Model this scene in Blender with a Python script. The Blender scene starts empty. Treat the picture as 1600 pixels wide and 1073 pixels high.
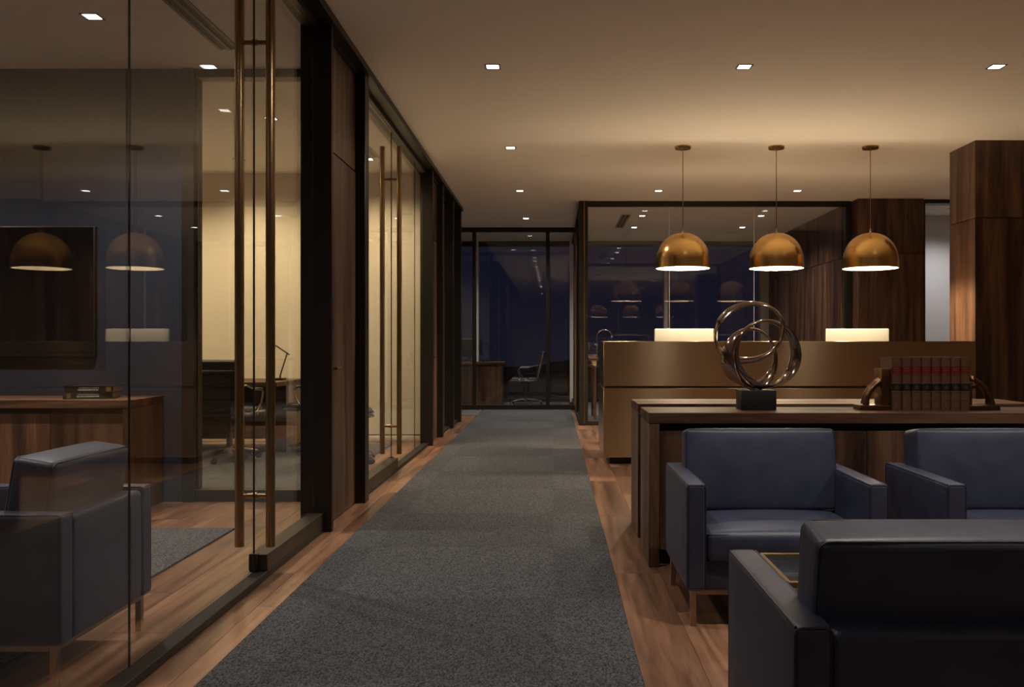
import bpy, bmesh, math, random
from mathutils import Vector, Matrix
random.seed(7)
PI = math.pi
SC = bpy.context.scene
COL = SC.collection

# ------------------------------------------------------------------ camera
# one point view: horizon at y=536, vanishing point x=864.5 of a 1600x1073 frame, focal 1400 px
cam_d = bpy.data.cameras.new('camera')
cam_d.sensor_width = 36.0
cam_d.lens = 1400 / 1600 * 36.0
cam_d.shift_x = -(864.5 - 800) / 1600
cam_d.shift_y = (536 - 536.5) / 1600
cam_d.clip_start = 0.05
cam_d.clip_end = 1000
cam = bpy.data.objects.new('camera', cam_d)
COL.objects.link(cam)
cam.location = (0, 0, 1.15)
cam.rotation_euler = (PI / 2, 0, 0)
SC.camera = cam

# ------------------------------------------------------------------ world, exposure
EXPOSURE = 1.0
world = bpy.data.worlds.new('night_sky')
SC.world = world
world.use_nodes = True
_nt = world.node_tree
_nt.nodes.clear()
_o = _nt.nodes.new('ShaderNodeOutputWorld')
_b = _nt.nodes.new('ShaderNodeBackground')
_tc = _nt.nodes.new('ShaderNodeTexCoord')
_sx = _nt.nodes.new('ShaderNodeSeparateXYZ')
_rp = _nt.nodes.new('ShaderNodeValToRGB')
_nt.links.new(_tc.outputs['Generated'], _sx.inputs[0])
_nt.links.new(_sx.outputs['Z'], _rp.inputs[0])
_rp.color_ramp.elements[0].position = 0.0
_rp.color_ramp.elements[0].color = (0.0070, 0.0080, 0.0180, 1)
_rp.color_ramp.elements[1].position = 0.35
_rp.color_ramp.elements[1].color = (0.0045, 0.0065, 0.0200, 1)
_nt.links.new(_rp.outputs[0], _b.inputs['Color'])
_b.inputs['Strength'].default_value = 0.5
_nt.links.new(_b.outputs[0], _o.inputs[0])

vs = SC.view_settings
vs.view_transform = 'Standard'
vs.look = 'None'
vs.gamma = 1.0
vs.use_curve_mapping = False
vs.exposure = EXPOSURE
try:
    cy = SC.cycles
    cy.max_bounces = 10
    cy.diffuse_bounces = 5
    cy.glossy_bounces = 5
    cy.transmission_bounces = 6
    cy.transparent_max_bounces = 32
    cy.sample_clamp_indirect = 4.0
    cy.caustics_reflective = True
    cy.blur_glossy = 0.8
except Exception:
    pass

# light levels and colours
WARM = (1.0, 0.80, 0.50)        # pendant lamps
DOWN = (1.0, 0.90, 0.78)        # recessed downlights
CREAM = (1.0, 0.79, 0.50)       # downlights of the lit office
COOL = (1.0, 0.97, 0.95)
P_PENDANT = 56.0
P_UPLIGHT = 11.8  # added bar on the reception worktop, for the ceiling glow
P_DOWN = 54.0
P_CREAM = 122.0

# ------------------------------------------------------------------ key dimensions
H = 3.14                # ceiling
GX = -1.46              # plane of the long glass wall
PX = -1.35              # corridor face of its posts
WI = -1.54              # office face of its posts

# ------------------------------------------------------------------ materials
MATS = {}


def new_mat(name):
    m = bpy.data.materials.new(name)
    m.use_nodes = True
    nt = m.node_tree
    nt.nodes.clear()
    out = nt.nodes.new('ShaderNodeOutputMaterial')
    bs = nt.nodes.new('ShaderNodeBsdfPrincipled')
    nt.links.new(bs.outputs[0], out.inputs[0])
    MATS[name] = m
    return m, nt, bs, out


def N(nt, kind, **kw):
    n = nt.nodes.new(kind)
    for k, v in kw.items():
        if k in n.inputs.keys():
            n.inputs[k].default_value = v
        else:
            setattr(n, k, v)
    return n


def ramp(nt, stops):
    r = nt.nodes.new('ShaderNodeValToRGB')
    el = r.color_ramp.elements
    while len(el) < len(stops):
        el.new(0.5)
    for e, (p, c) in zip(el, stops):
        e.position = p
        e.color = (c[0], c[1], c[2], 1)
    return r


def plain(name, col, rough=0.5, metal=0.0, spec=0.5, bump=None):
    m, nt, bs, out = new_mat(name)
    bs.inputs['Base Color'].default_value = (*col, 1)
    bs.inputs['Roughness'].default_value = rough
    bs.inputs['Metallic'].default_value = metal
    bs.inputs['Specular IOR Level'].default_value = spec
    if bump:
        tc = N(nt, 'ShaderNodeTexCoord')
        no = N(nt, 'ShaderNodeTexNoise', Scale=bump[0], Detail=3.0)
        nt.links.new(tc.outputs['Object'], no.inputs['Vector'])
        bp = N(nt, 'ShaderNodeBump', Strength=bump[1], Distance=bump[2])
        nt.links.new(no.outputs['Fac'], bp.inputs['Height'])
        nt.links.new(bp.outputs[0], bs.inputs['Normal'])
    return m


def walnut(name, axis, dark, mid, light, rough=0.38, fine=1.0, coat=0.0, spec=0.4):
    """walnut veneer, grain along axis 0/1/2 in object space"""
    m, nt, bs, out = new_mat(name)
    tc = N(nt, 'ShaderNodeTexCoord')
    oi = N(nt, 'ShaderNodeObjectInfo')
    mp = N(nt, 'ShaderNodeMapping')
    cr = N(nt, 'ShaderNodeCombineXYZ')
    mul = N(nt, 'ShaderNodeMath', operation='MULTIPLY')
    mul.inputs[1].default_value = 37.0
    nt.links.new(oi.outputs['Random'], mul.inputs[0])
    for k in range(3):
        nt.links.new(mul.outputs[0], cr.inputs[k])
    nt.links.new(tc.outputs['Object'], mp.inputs['Vector'])
    nt.links.new(cr.outputs[0], mp.inputs['Location'])
    s = [1.0, 1.0, 1.0]
    s[axis] = 0.07
    mp.inputs['Scale'].default_value = s
    n1 = N(nt, 'ShaderNodeTexNoise', Scale=9.0 * fine, Detail=4.0, Roughness=0.55, Distortion=0.6)
    n2 = N(nt, 'ShaderNodeTexNoise', Scale=75.0 * fine, Detail=3.0, Roughness=0.6)
    n3 = N(nt, 'ShaderNodeTexNoise', Scale=2.2 * fine, Detail=2.0, Distortion=1.2)
    for n in (n1, n2, n3):
        nt.links.new(mp.outputs[0], n.inputs['Vector'])
    # cathedral figure: rings of the slow noise
    mu = N(nt, 'ShaderNodeMath', operation='MULTIPLY')
    mu.inputs[1].default_value = 34.0
    nt.links.new(n3.outputs['Fac'], mu.inputs[0])
    si = N(nt, 'ShaderNodeMath', operation='SINE')
    nt.links.new(mu.outputs[0], si.inputs[0])
    s1 = N(nt, 'ShaderNodeMath', operation='MULTIPLY_ADD')
    s1.inputs[1].default_value = 0.07
    nt.links.new(si.outputs[0], s1.inputs[0])
    nt.links.new(n1.outputs['Fac'], s1.inputs[2])
    s2 = N(nt, 'ShaderNodeMath', operation='MULTIPLY_ADD')
    s2.inputs[1].default_value = 0.34
    nt.links.new(n2.outputs['Fac'], s2.inputs[0])
    nt.links.new(s1.outputs[0], s2.inputs[2])
    r = ramp(nt, [(0.44, dark), (0.66, mid), (0.90, light)])
    nt.links.new(s2.outputs[0], r.inputs[0])
    hv = N(nt, 'ShaderNodeHueSaturation')
    mr = N(nt, 'ShaderNodeMapRange')
    mr.inputs['To Min'].default_value = 0.78
    mr.inputs['To Max'].default_value = 1.22
    nt.links.new(oi.outputs['Random'], mr.inputs[0])
    nt.links.new(mr.outputs[0], hv.inputs['Value'])
    nt.links.new(r.outputs[0], hv.inputs['Color'])
    nt.links.new(hv.outputs[0], bs.inputs['Base Color'])
    bs.inputs['Roughness'].default_value = rough
    bs.inputs['Coat Weight'].default_value = coat
    bs.inputs['Specular IOR Level'].default_value = spec
    bp = N(nt, 'ShaderNodeBump', Strength=0.10, Distance=0.002)
    nt.links.new(n2.outputs['Fac'], bp.inputs['Height'])
    nt.links.new(bp.outputs[0], bs.inputs['Normal'])
    return m


WD, WM_, WL = (0.030, 0.0155, 0.0105), (0.090, 0.045, 0.0275), (0.180, 0.095, 0.058)
walnut('walnut_vertical', 2, WD, WM_, WL)
walnut('walnut_across', 0, WD, WM_, (0.21, 0.11, 0.065), rough=0.55, spec=0.15)
walnut('walnut_along', 1, WD, WM_, WL, rough=0.34)
walnut('floor_walnut', 1, (0.075, 0.037, 0.023), (0.200, 0.101, 0.060), (0.37, 0.20, 0.122), rough=0.30, fine=0.9, coat=0.1)


def brushed(name, col, axis, rough, aniso=0.0, var=0.08):
    m, nt, bs, out = new_mat(name)
    tc = N(nt, 'ShaderNodeTexCoord')
    mp = N(nt, 'ShaderNodeMapping')
    s = [260.0, 260.0, 260.0]
    s[axis] = 3.0
    mp.inputs['Scale'].default_value = s
    nt.links.new(tc.outputs['Object'], mp.inputs['Vector'])
    no = N(nt, 'ShaderNodeTexNoise', Scale=1.0, Detail=2.0)
    nt.links.new(mp.outputs[0], no.inputs['Vector'])
    mr = N(nt, 'ShaderNodeMapRange')
    mr.inputs['To Min'].default_value = rough - var
    mr.inputs['To Max'].default_value = rough + var
    nt.links.new(no.outputs['Fac'], mr.inputs[0])
    nt.links.new(mr.outputs[0], bs.inputs['Roughness'])
    bp = N(nt, 'ShaderNodeBump', Strength=0.02, Distance=0.0003)
    nt.links.new(no.outputs['Fac'], bp.inputs['Height'])
    nt.links.new(bp.outputs[0], bs.inputs['Normal'])
    bs.inputs['Base Color'].default_value = (*col, 1)
    bs.inputs['Metallic'].default_value = 1.0
    if aniso:
        bs.inputs['Anisotropic'].default_value = aniso
        tg = N(nt, 'ShaderNodeCombineXYZ')
        tg.inputs[2].default_value = 1.0
        nt.links.new(tg.outputs[0], bs.inputs['Tangent'])
    return m


brushed('brass_sheet', (0.64, 0.49, 0.31), 0, 0.24, aniso=0.95, var=0.012)
brushed('brass_dome', (0.72, 0.46, 0.17), 2, 0.24, var=0.05)
brushed('bronze_bar', (0.33, 0.225, 0.115), 2, 0.30)
plain('brass_fine', (0.55, 0.37, 0.17), 0.28, 1.0)
plain('bronze_frame', (0.028, 0.023, 0.018), 0.42, 0.55)
plain('bronze_rail', (0.050, 0.036, 0.026), 0.48, 0.6)
plain('black_gasket', (0.006, 0.006, 0.006), 0.4)
plain('nickel_leg', (0.42, 0.34, 0.28), 0.34, 1.0)
plain('chrome', (0.72, 0.69, 0.66), 0.10, 1.0)
plain('polished_steel', (0.60, 0.52, 0.46), 0.09, 1.0, bump=(14.0, 0.10, 0.006))
plain('black_stone', (0.010, 0.0095, 0.009), 0.45, bump=(60.0, 0.2, 0.002))
plain('bookend_bronze', (0.20, 0.105, 0.055), 0.30, 1.0, bump=(40.0, 0.15, 0.002))
plain('lamp_bronze', (0.045, 0.028, 0.016), 0.4, 0.7)
plain('ceiling_paint', (0.84, 0.79, 0.72), 0.85, bump=(300.0, 0.03, 0.001))
plain('cream_paint', (0.80, 0.72, 0.56), 0.8)
plain('navy_paint', (0.014, 0.018, 0.034), 0.75, bump=(200.0, 0.04, 0.001))
plain('white_paint', (0.74, 0.74, 0.75), 0.8)
plain('taupe_paint', (0.46, 0.40, 0.34), 0.8)
plain('track_dark', (0.020, 0.015, 0.012), 0.6, 0.0, 0.25)
plain('slot_dark', (0.012, 0.011, 0.010), 0.6)
plain('slot_trim', (0.22, 0.185, 0.155), 0.5)
plain('enamel_white', (0.90, 0.86, 0.78), 0.55)
plain('computer_white', (0.33, 0.315, 0.29), 0.45)
plain('worktop_stone', (0.78, 0.72, 0.62), 0.45)
plain('screen_black', (0.006, 0.005, 0.005), 0.12)
plain('bezel_bronze', (0.06, 0.046, 0.036), 0.4, 0.7)
plain('black_leather', (0.012, 0.010, 0.009), 0.42, bump=(180.0, 0.12, 0.002))
plain('dark_plastic', (0.010, 0.010, 0.010), 0.45)
plain('book_leather', (0.095, 0.043, 0.024), 0.5, bump=(120.0, 0.2, 0.002))
plain('book_board', (0.15, 0.068, 0.032), 0.5)
plain('label_red', (0.13, 0.012, 0.010), 0.45)
plain('label_black', (0.006, 0.007, 0.007), 0.45)
plain('gilt', (0.55, 0.36, 0.15), 0.35, 0.9)
plain('paper_edge', (0.42, 0.34, 0.25), 0.8)
plain('book_green', (0.022, 0.028, 0.020), 0.4)
plain('book_brown', (0.018, 0.014, 0.011), 0.32)
plain('print_pale', (0.45, 0.40, 0.34), 0.6)
plain('mullion_white', (0.80, 0.76, 0.70), 0.5)
plain('concrete', (0.10, 0.095, 0.09), 0.9)
plain('night_hill', (0.010, 0.010, 0.010), 0.95)
plain('sub_floor', (0.006, 0.004, 0.003), 0.9)


def leather(name, col):
    m, nt, bs, out = new_mat(name)
    tc = N(nt, 'ShaderNodeTexCoord')
    vo = N(nt, 'ShaderNodeTexVoronoi', Scale=230.0)
    no = N(nt, 'ShaderNodeTexNoise', Scale=9.0, Detail=4.0)
    nt.links.new(tc.outputs['Object'], vo.inputs['Vector'])
    nt.links.new(tc.outputs['Object'], no.inputs['Vector'])
    r = ramp(nt, [(0.3, tuple(c * 0.82 for c in col)), (0.75, tuple(c * 1.2 for c in col))])
    nt.links.new(no.outputs['Fac'], r.inputs[0])
    nt.links.new(r.outputs[0], bs.inputs['Base Color'])
    mr = N(nt, 'ShaderNodeMapRange')
    mr.inputs['To Min'].default_value = 0.36
    mr.inputs['To Max'].default_value = 0.50
    nt.links.new(no.outputs['Fac'], mr.inputs[0])
    nt.links.new(mr.outputs[0], bs.inputs['Roughness'])
    b1 = N(nt, 'ShaderNodeBump', Strength=0.22, Distance=0.0012)
    nt.links.new(vo.outputs['Distance'], b1.inputs['Height'])
    b2 = N(nt, 'ShaderNodeBump', Strength=0.25, Distance=0.006)
    nt.links.new(no.outputs['Fac'], b2.inputs['Height'])
    nt.links.new(b1.outputs[0], b2.inputs['Normal'])
    nt.links.new(b2.outputs[0], bs.inputs['Normal'])
    bs.inputs['Specular IOR Level'].default_value = 0.45
    return m


leather('navy_leather', (0.045, 0.053, 0.095))
leather('navy_piping', (0.022, 0.027, 0.050))


def carpet(name, c0, c1, scale, tile=None):
    m, nt, bs, out = new_mat(name)
    tc = N(nt, 'ShaderNodeTexCoord')
    mp = N(nt, 'ShaderNodeMapping')
    mp.inputs['Scale'].default_value = (1.0, 0.72, 1.0)
    nt.links.new(tc.outputs['Object'], mp.inputs['Vector'])
    vo = N(nt, 'ShaderNodeTexVoronoi', Scale=scale, Randomness=0.55)
    nt.links.new(mp.outputs[0], vo.inputs['Vector'])
    no = N(nt, 'ShaderNodeTexNoise', Scale=scale * 0.6, Detail=2.0)
    nt.links.new(mp.outputs[0], no.inputs['Vector'])
    ad = N(nt, 'ShaderNodeMath', operation='ADD')
    sep = N(nt, 'ShaderNodeSeparateColor')
    nt.links.new(vo.outputs['Color'], sep.inputs[0])
    mm = N(nt, 'ShaderNodeMath', operation='MULTIPLY')
    mm.inputs[1].default_value = 0.55
    nt.links.new(sep.outputs[0], mm.inputs[0])
    nt.links.new(mm.outputs[0], ad.inputs[0])
    m2 = N(nt, 'ShaderNodeMath', operation='MULTIPLY')
    m2.inputs[1].default_value = 0.5
    nt.links.new(no.outputs['Fac'], m2.inputs[0])
    nt.links.new(m2.outputs[0], ad.inputs[1])
    r = ramp(nt, [(0.2, c0), (0.85, c1)])
    nt.links.new(ad.outputs[0], r.inputs[0])
    col = r.outputs[0]
    if tile:
        ck = N(nt, 'ShaderNodeTexChecker', Scale=1.0 / tile)
        nt.links.new(tc.outputs['Object'], ck.inputs['Vector'])
        ck.inputs['Color1'].default_value = (1, 1, 1, 1)
        ck.inputs['Color2'].default_value = (0.86, 0.86, 0.86, 1)
        mx = N(nt, 'ShaderNodeMix', data_type='RGBA', blend_type='MULTIPLY')
        mx.inputs[0].default_value = 1.0
        nt.links.new(col, mx.inputs[6])
        nt.links.new(ck.outputs['Color'], mx.inputs[7])
        col = mx.outputs[2]
    nt.links.new(col, bs.inputs['Base Color'])
    bs.inputs['Roughness'].default_value = 0.95
    bs.inputs['Specular IOR Level'].default_value = 0.15
    bp = N(nt, 'ShaderNodeBump', Strength=0.6, Distance=0.004)
    nt.links.new(vo.outputs['Distance'], bp.inputs['Height'])
    bp.invert = True
    nt.links.new(bp.outputs[0], bs.inputs['Normal'])
    return m


carpet('runner_weave', (0.018, 0.019, 0.022), (0.122, 0.123, 0.134), 180.0, tile=1.0)
carpet('rug_weave', (0.030, 0.030, 0.034), (0.170, 0.165, 0.165), 170.0)


def glass(name, tint, f0, k):
    """flat clear glass: straight-through with a mirror part that rises towards grazing"""
    m = bpy.data.materials.new(name)
    m.use_nodes = True
    nt = m.node_tree
    nt.nodes.clear()
    out = nt.nodes.new('ShaderNodeOutputMaterial')
    tr = nt.nodes.new('ShaderNodeBsdfTransparent')
    tr.inputs[0].default_value = (*tint, 1)
    gl = nt.nodes.new('ShaderNodeBsdfGlossy')
    gl.inputs['Roughness'].default_value = 0.0
    gl.inputs['Color'].default_value = (1, 1, 1, 1)
    lw = nt.nodes.new('ShaderNodeLayerWeight')
    lw.inputs['Blend'].default_value = 0.5
    # facing (blend .5) = 1 - |cos|; Schlick's curve from it
    pw = N(nt, 'ShaderNodeMath', operation='POWER')
    pw.inputs[1].default_value = 5.0
    nt.links.new(lw.outputs['Facing'], pw.inputs[0])
    ma = N(nt, 'ShaderNodeMath', operation='MULTIPLY_ADD')
    ma.inputs[1].default_value = k
    ma.inputs[2].default_value = f0
    nt.links.new(pw.outputs[0], ma.inputs[0])
    mx = nt.nodes.new('ShaderNodeMixShader')
    nt.links.new(ma.outputs[0], mx.inputs[0])
    nt.links.new(tr.outputs[0], mx.inputs[1])
    nt.links.new(gl.outputs[0], mx.inputs[2])
    nt.links.new(mx.outputs[0], out.inputs[0])
    MATS[name] = m


glass('clear_glass', (0.975, 0.975, 0.965), 0.040, 0.50)
glass('window_glass', (0.93, 0.94, 0.96), 0.055, 0.75)
glass('table_glass', (0.80, 0.86, 0.88), 0.06, 0.85)


def emit(name, col, strength):
    m = bpy.data.materials.new(name)
    m.use_nodes = True
    nt = m.node_tree
    nt.nodes.clear()
    out = nt.nodes.new('ShaderNodeOutputMaterial')
    e = nt.nodes.new('ShaderNodeEmission')
    e.inputs[0].default_value = (*col, 1)
    e.inputs[1].default_value = strength
    nt.links.new(e.outputs[0], out.inputs[0])
    MATS[name] = m


emit('lamp_lens', (1.0, 0.93, 0.84), 6.0)
emit('bulb_glow', (1.0, 0.82, 0.56), 9.0)
emit('standby_red', (1.0, 0.03, 0.02), 3.0)


# ------------------------------------------------------------------ mesh helpers
def sharpen(bm, ang=38):
    a = math.radians(ang)
    for f in bm.faces:
        f.smooth = True
    for e in bm.edges:
        if len(e.link_faces) == 2:
            e.smooth = e.calc_face_angle(0.0) < a
        else:
            e.smooth = False


def obj(name, bm, mat, parent=None, loc=None, ang=38):
    bmesh.ops.recalc_face_normals(bm, faces=bm.faces[:])
    sharpen(bm, ang)
    me = bpy.data.meshes.new(name)
    bm.to_mesh(me)
    bm.free()
    me.materials.append(MATS[mat])
    o = bpy.data.objects.new(name, me)
    COL.objects.link(o)
    if parent:
        o.parent = parent
    if loc:
        o.location = loc
    return o


def bx(bm, x0, x1, y0, y1, z0, z1, bev=0.0, seg=2):
    r = bmesh.ops.create_cube(bm, size=1.0)
    vsx = r['verts']
    bmesh.ops.scale(bm, vec=(x1 - x0, y1 - y0, z1 - z0), verts=vsx)
    bmesh.ops.translate(bm, vec=((x0 + x1) / 2, (y0 + y1) / 2, (z0 + z1) / 2), verts=vsx)
    if bev > 0:
        es = list({e for v in vsx for e in v.link_edges})
        bmesh.ops.bevel(bm, geom=es, offset=bev, segments=seg, profile=0.5, affect='EDGES', clamp_overlap=True)
    return bm


def box(*a, **k):
    return bx(bmesh.new(), *a, **k)


def ring_frame(d):
    d = d.normalized()
    up = Vector((0, 0, 1)) if abs(d.z) < 0.95 else Vector((1, 0, 0))
    u = d.cross(up).normalized()
    return u, u.cross(d).normalized()


def tube(bm, pts, r, seg=8, closed=False, flat=None, cap=True, ref=None):
    """sweep a circle (or an ellipse: flat=(ru, rv)) along pts; r may be a list"""
    P = [Vector(p) for p in pts]
    n = len(P)
    rs = r if isinstance(r, (list, tuple)) else [r] * n
    loops = []
    pu = None
    for i, p in enumerate(P):
        if closed:
            d = P[(i + 1) % n] - P[i - 1]
        else:
            d = P[min(i + 1, n - 1)] - P[max(i - 1, 0)]
        if d.length < 1e-9:
            d = Vector((0, 0, 1))
        d.normalize()
        if ref is not None:
            u = Vector(ref) - d * d.dot(Vector(ref))
            u.normalize()
        elif pu is None:
            u, _ = ring_frame(d)
        else:
            u = pu - d * pu.dot(d)
            u = u.normalized() if u.length > 1e-6 else ring_frame(d)[0]
        pu = u
        v = d.cross(u)
        a, b = (flat if flat else (rs[i], rs[i]))
        loops.append([bm.verts.new(p + u * (a * math.cos(2 * PI * k / seg)) + v * (b * math.sin(2 * PI * k / seg))) for k in range(seg)])
    m = n if closed else n - 1
    for i in range(m):
        A, B = loops[i], loops[(i + 1) % n]
        for k in range(seg):
            bm.faces.new((A[k], A[(k + 1) % seg], B[(k + 1) % seg], B[k]))
    if cap and not closed:
        bm.faces.new(list(reversed(loops[0])))
        bm.faces.new(loops[-1])
    return bm


def lathe(bm, prof, seg=32, c=(0, 0, 0)):
    cx, cy_, cz = c
    rows = []
    for r, z in prof:
        if r < 1e-6:
            rows.append([bm.verts.new((cx, cy_, cz + z))])
        else:
            rows.append([bm.verts.new((cx + r * math.cos(2 * PI * k / seg), cy_ + r * math.sin(2 * PI * k / seg), cz + z)) for k in range(seg)])
    for A, B in zip(rows, rows[1:]):
        for k in range(seg):
            a = [A[k % len(A)], A[(k + 1) % len(A)], B[(k + 1) % len(B)], B[k % len(B)]]
            q = []
            for v in a:
                if v not in q:
                    q.append(v)
            if len(q) >= 3:
                bm.faces.new(q)
    return bm


def cushion(bm, hx, hy, hz, r, crown=(0, 0, 0), n=6, k=3, mat4=None):
    """rounded box with pillow crowns"""
    h = (hx, hy, hz)

    def axis(a):
        L = []
        th = [math.tan(math.radians(45) * i / k) * r for i in range(k, 0, -1)]
        L += [-(a - r) - t for t in th]
        L += [-(a - r) + 2 * (a - r) * i / n for i in range(n + 1)]
        L += [(a - r) + t for t in reversed(th)]
        return L
    ax = [axis(a) for a in h]
    cache = {}

    def vert(p):
        key = tuple(round(c, 6) for c in p)
        if key in cache:
            return cache[key]
        inn = Vector([max(-(h[i] - r), min(h[i] - r, p[i])) for i in range(3)])
        d = Vector(p) - inn
        q = inn + (d.normalized() * r if d.length > 1e-9 else d)
        o = q.copy()
        for i in range(3):
            if crown[i]:
                j, l = (i + 1) % 3, (i + 2) % 3
                w = max(0, 1 - (q[j] / h[j]) ** 2) * max(0, 1 - (q[l] / h[l]) ** 2)
                o[i] += crown[i] * (q[i] / h[i]) * (w ** 0.6)
        if mat4:
            o = mat4 @ o
        v = bm.verts.new(o)
        cache[key] = v
        return v
    for i in range(3):
        j, l = (i + 1) % 3, (i + 2) % 3
        for s in (-1, 1):
            for a in range(len(ax[j]) - 1):
                for b in range(len(ax[l]) - 1):
                    q = []
                    for (aa, bb) in ((a, b), (a + 1, b), (a + 1, b + 1), (a, b + 1)):
                        p = [0, 0, 0]
                        p[i] = s * h[i]
                        p[j] = ax[j][aa]
                        p[l] = ax[l][bb]
                        q.append(vert(p))
                    try:
                        bm.faces.new(q)
                    except ValueError:
                        pass
    return bm


def rrect(hx, hz, r, n=4):
    pts = []
    for cx, cz, a0 in ((hx - r, hz - r, 0), (-(hx - r), hz - r, 90), (-(hx - r), -(hz - r), 180), (hx - r, -(hz - r), 270)):
        for i in range(n + 1):
            a = math.radians(a0 + 90 * i / n)
            pts.append((cx + r * math.cos(a), cz + r * math.sin(a)))
    return pts


def thing(name, label, cat, loc=(0, 0, 0), rotz=0.0, group=None, kind=None):
    o = bpy.data.objects.new(name, None)
    o.empty_display_size = 0.1
    COL.objects.link(o)
    o.location = loc
    o.rotation_euler = (0, 0, rotz)
    tag(o, label, cat, group, kind)
    return o


def tag(o, label, cat, group=None, kind=None):
    o['label'] = label
    o['category'] = cat
    if group:
        o['group'] = group
    if kind:
        o['kind'] = kind
    return o


def dup(root, loc, rotz, label, group=None):
    def cp(o, par):
        c = o.copy()
        COL.objects.link(c)
        c.parent = par
        for ch in o.children:
            cp(ch, c)
        return c
    r = cp(root, None)
    r.location = loc
    r.rotation_euler = (0, 0, rotz)
    r['label'] = label
    if group:
        r['group'] = group
    return r


def struct(name, bm, mat, label, cat):
    o = obj(name, bm, mat)
    return tag(o, label, cat, None, 'structure')


# ================================================================== SETTING
# ---- floor: slab and single planks
floor = struct('floor', box(-6.6, 7.0, -3.2, 17.5, -0.20, -0.014), 'sub_floor', 'walnut plank floor running the length of the office', 'floor')
PW, PL = 0.228, 1.5
C0 = 0.302          # plank seam along the runner


def plank_mesh(w, l):
    bm = box(-w / 2 + 0.0006, w / 2 - 0.0006, -l / 2 + 0.0008, l / 2 - 0.0008, -0.014, 0.0, bev=0.0012, seg=1)
    o = obj('plank', bm, 'floor_walnut')
    me = o.data
    bpy.data.objects.remove(o)
    return me


PM = plank_mesh(PW, PL)
seen = [(-3.3, -1.45, 2.4, 6.6), (-1.95, -1.15, 2.4, 13.2), (0.25, 1.05, 2.4, 12.6), (1.0, 2.3, 2.4, 4.7), (-2.7, -1.5, 6.3, 7.4)]
rest = bmesh.new()
for c in range(-31, 30):
    x = C0 + (c + 0.5) * PW
    if -1.16 < x - PW / 2 and x + PW / 2 < 0.29:
        continue
    off = (c * 0.618 * PL) % PL
    if c == 0:
        off = 3.08 % PL
    y = -3.1 + off
    if y > -3.1 + 0.02:
        pass
    yy = y - PL / 2 + (0 if off > PL / 2 else PL)
    while yy + PL / 2 <= 17.45:
        if yy - PL / 2 >= -3.15:
            if any(x + PW / 2 > a and x - PW / 2 < b and yy + PL / 2 > e and yy - PL / 2 < g for a, b, e, g in seen):
                p = bpy.data.objects.new('plank', PM)
                COL.objects.link(p)
                p.parent = floor
                p.location = (x, yy, 0)
            else:
                bx(rest, x - PW / 2 + 0.0006, x + PW / 2 - 0.0006, yy - PL / 2 + 0.0008, yy + PL / 2 - 0.0008, -0.014, 0.0)
        yy += PL
pf = obj('plank_field', rest, 'floor_walnut', floor)
pf['kind'] = 'stuff'

# ---- ceiling
ceiling = struct('ceiling', box(-6.6, 7.0, -3.2, 17.5, H, H + 0.2), 'ceiling_paint', 'smooth plaster ceiling washed by warm lamp light', 'ceiling')

# ---- plain walls
struct('wall_left', box(-6.75, -6.6, -3.2, 17.5, 0, H), 'taupe_paint', 'far left side wall of the glazed offices', 'wall')
struct('wall_near', box(-6.6, 7.0, -3.35, -3.2, 0, H), 'taupe_paint', 'wall at the near end of the room', 'wall')
struct('wall_right', box(7.0, 7.15, -3.2, 17.5, 0, H), 'taupe_paint', 'right side wall beyond the seating', 'wall')
struct('wall_navy', box(-6.6, -2.69, 6.50, 6.62, 0, H), 'navy_paint', 'dark navy wall behind the television and credenza', 'wall')
cw = struct('wall_cream', box(-6.6, WI, 10.50, 10.62, 0, H), 'cream_paint', 'brightly lit cream wall behind the desk lamp', 'wall')
obj('baseboard', box(-6.6, WI, 10.485, 10.50, 0, 0.07, bev=0.002), 'cream_paint', cw)
obj('shadow_gap', box(-6.6, WI, 10.492, 10.50, 0.07, 0.082), 'slot_dark', cw)
struct('wall_office_end', box(-6.6, WI, 13.15, 13.25, 0, H), 'taupe_paint', 'end wall of the dark third office', 'wall')
struct('wall_white', box(5.0, 7.0, 14.0, 14.12, 0, H), 'white_paint', 'pale wall seen through the gap beside the wooden pier', 'wall')
struct('wall_office_right', box(4.24, 4.34, 12.98, 17.4, 0, H), 'taupe_paint', 'backing wall of the panelled office side', 'wall')

# ---- wooden piers with two panels a side
SEAM = 2.38


def wood_panels(parent, faces):
    for axis, c, a0, a1, sgn in faces:
        for z0, z1 in ((0.0, SEAM - 0.004), (SEAM + 0.004, H)):
            t = 0.02
            if axis == 'y':
                bm = box(a0, a1, min(c, c + sgn * t), max(c, c + sgn * t), z0, z1, bev=0.0015, seg=1)
            else:
                bm = box(min(c, c + sgn * t), max(c, c + sgn * t), a0, a1, z0, z1, bev=0.0015, seg=1)
            obj('panel', bm, 'walnut_vertical', parent)


def pier(name, x0, x1, y0, y1, label, split=()):
    o = obj(name, box(x0 + 0.02, x1, y0 + 0.02, y1, 0, H), 'slot_dark')
    tag(o, label, 'wall', None, 'structure')
    xs = [x0] + list(split) + [x1]
    fc = [('y', y0 + 0.02, a, b - 0.003 if b != x1 else b, -1) for a, b in zip(xs, xs[1:])]
    fc.append(('x', x0 + 0.02, y0 + 0.0205, y1, -1))
    wood_panels(o, fc)
    return o


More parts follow.
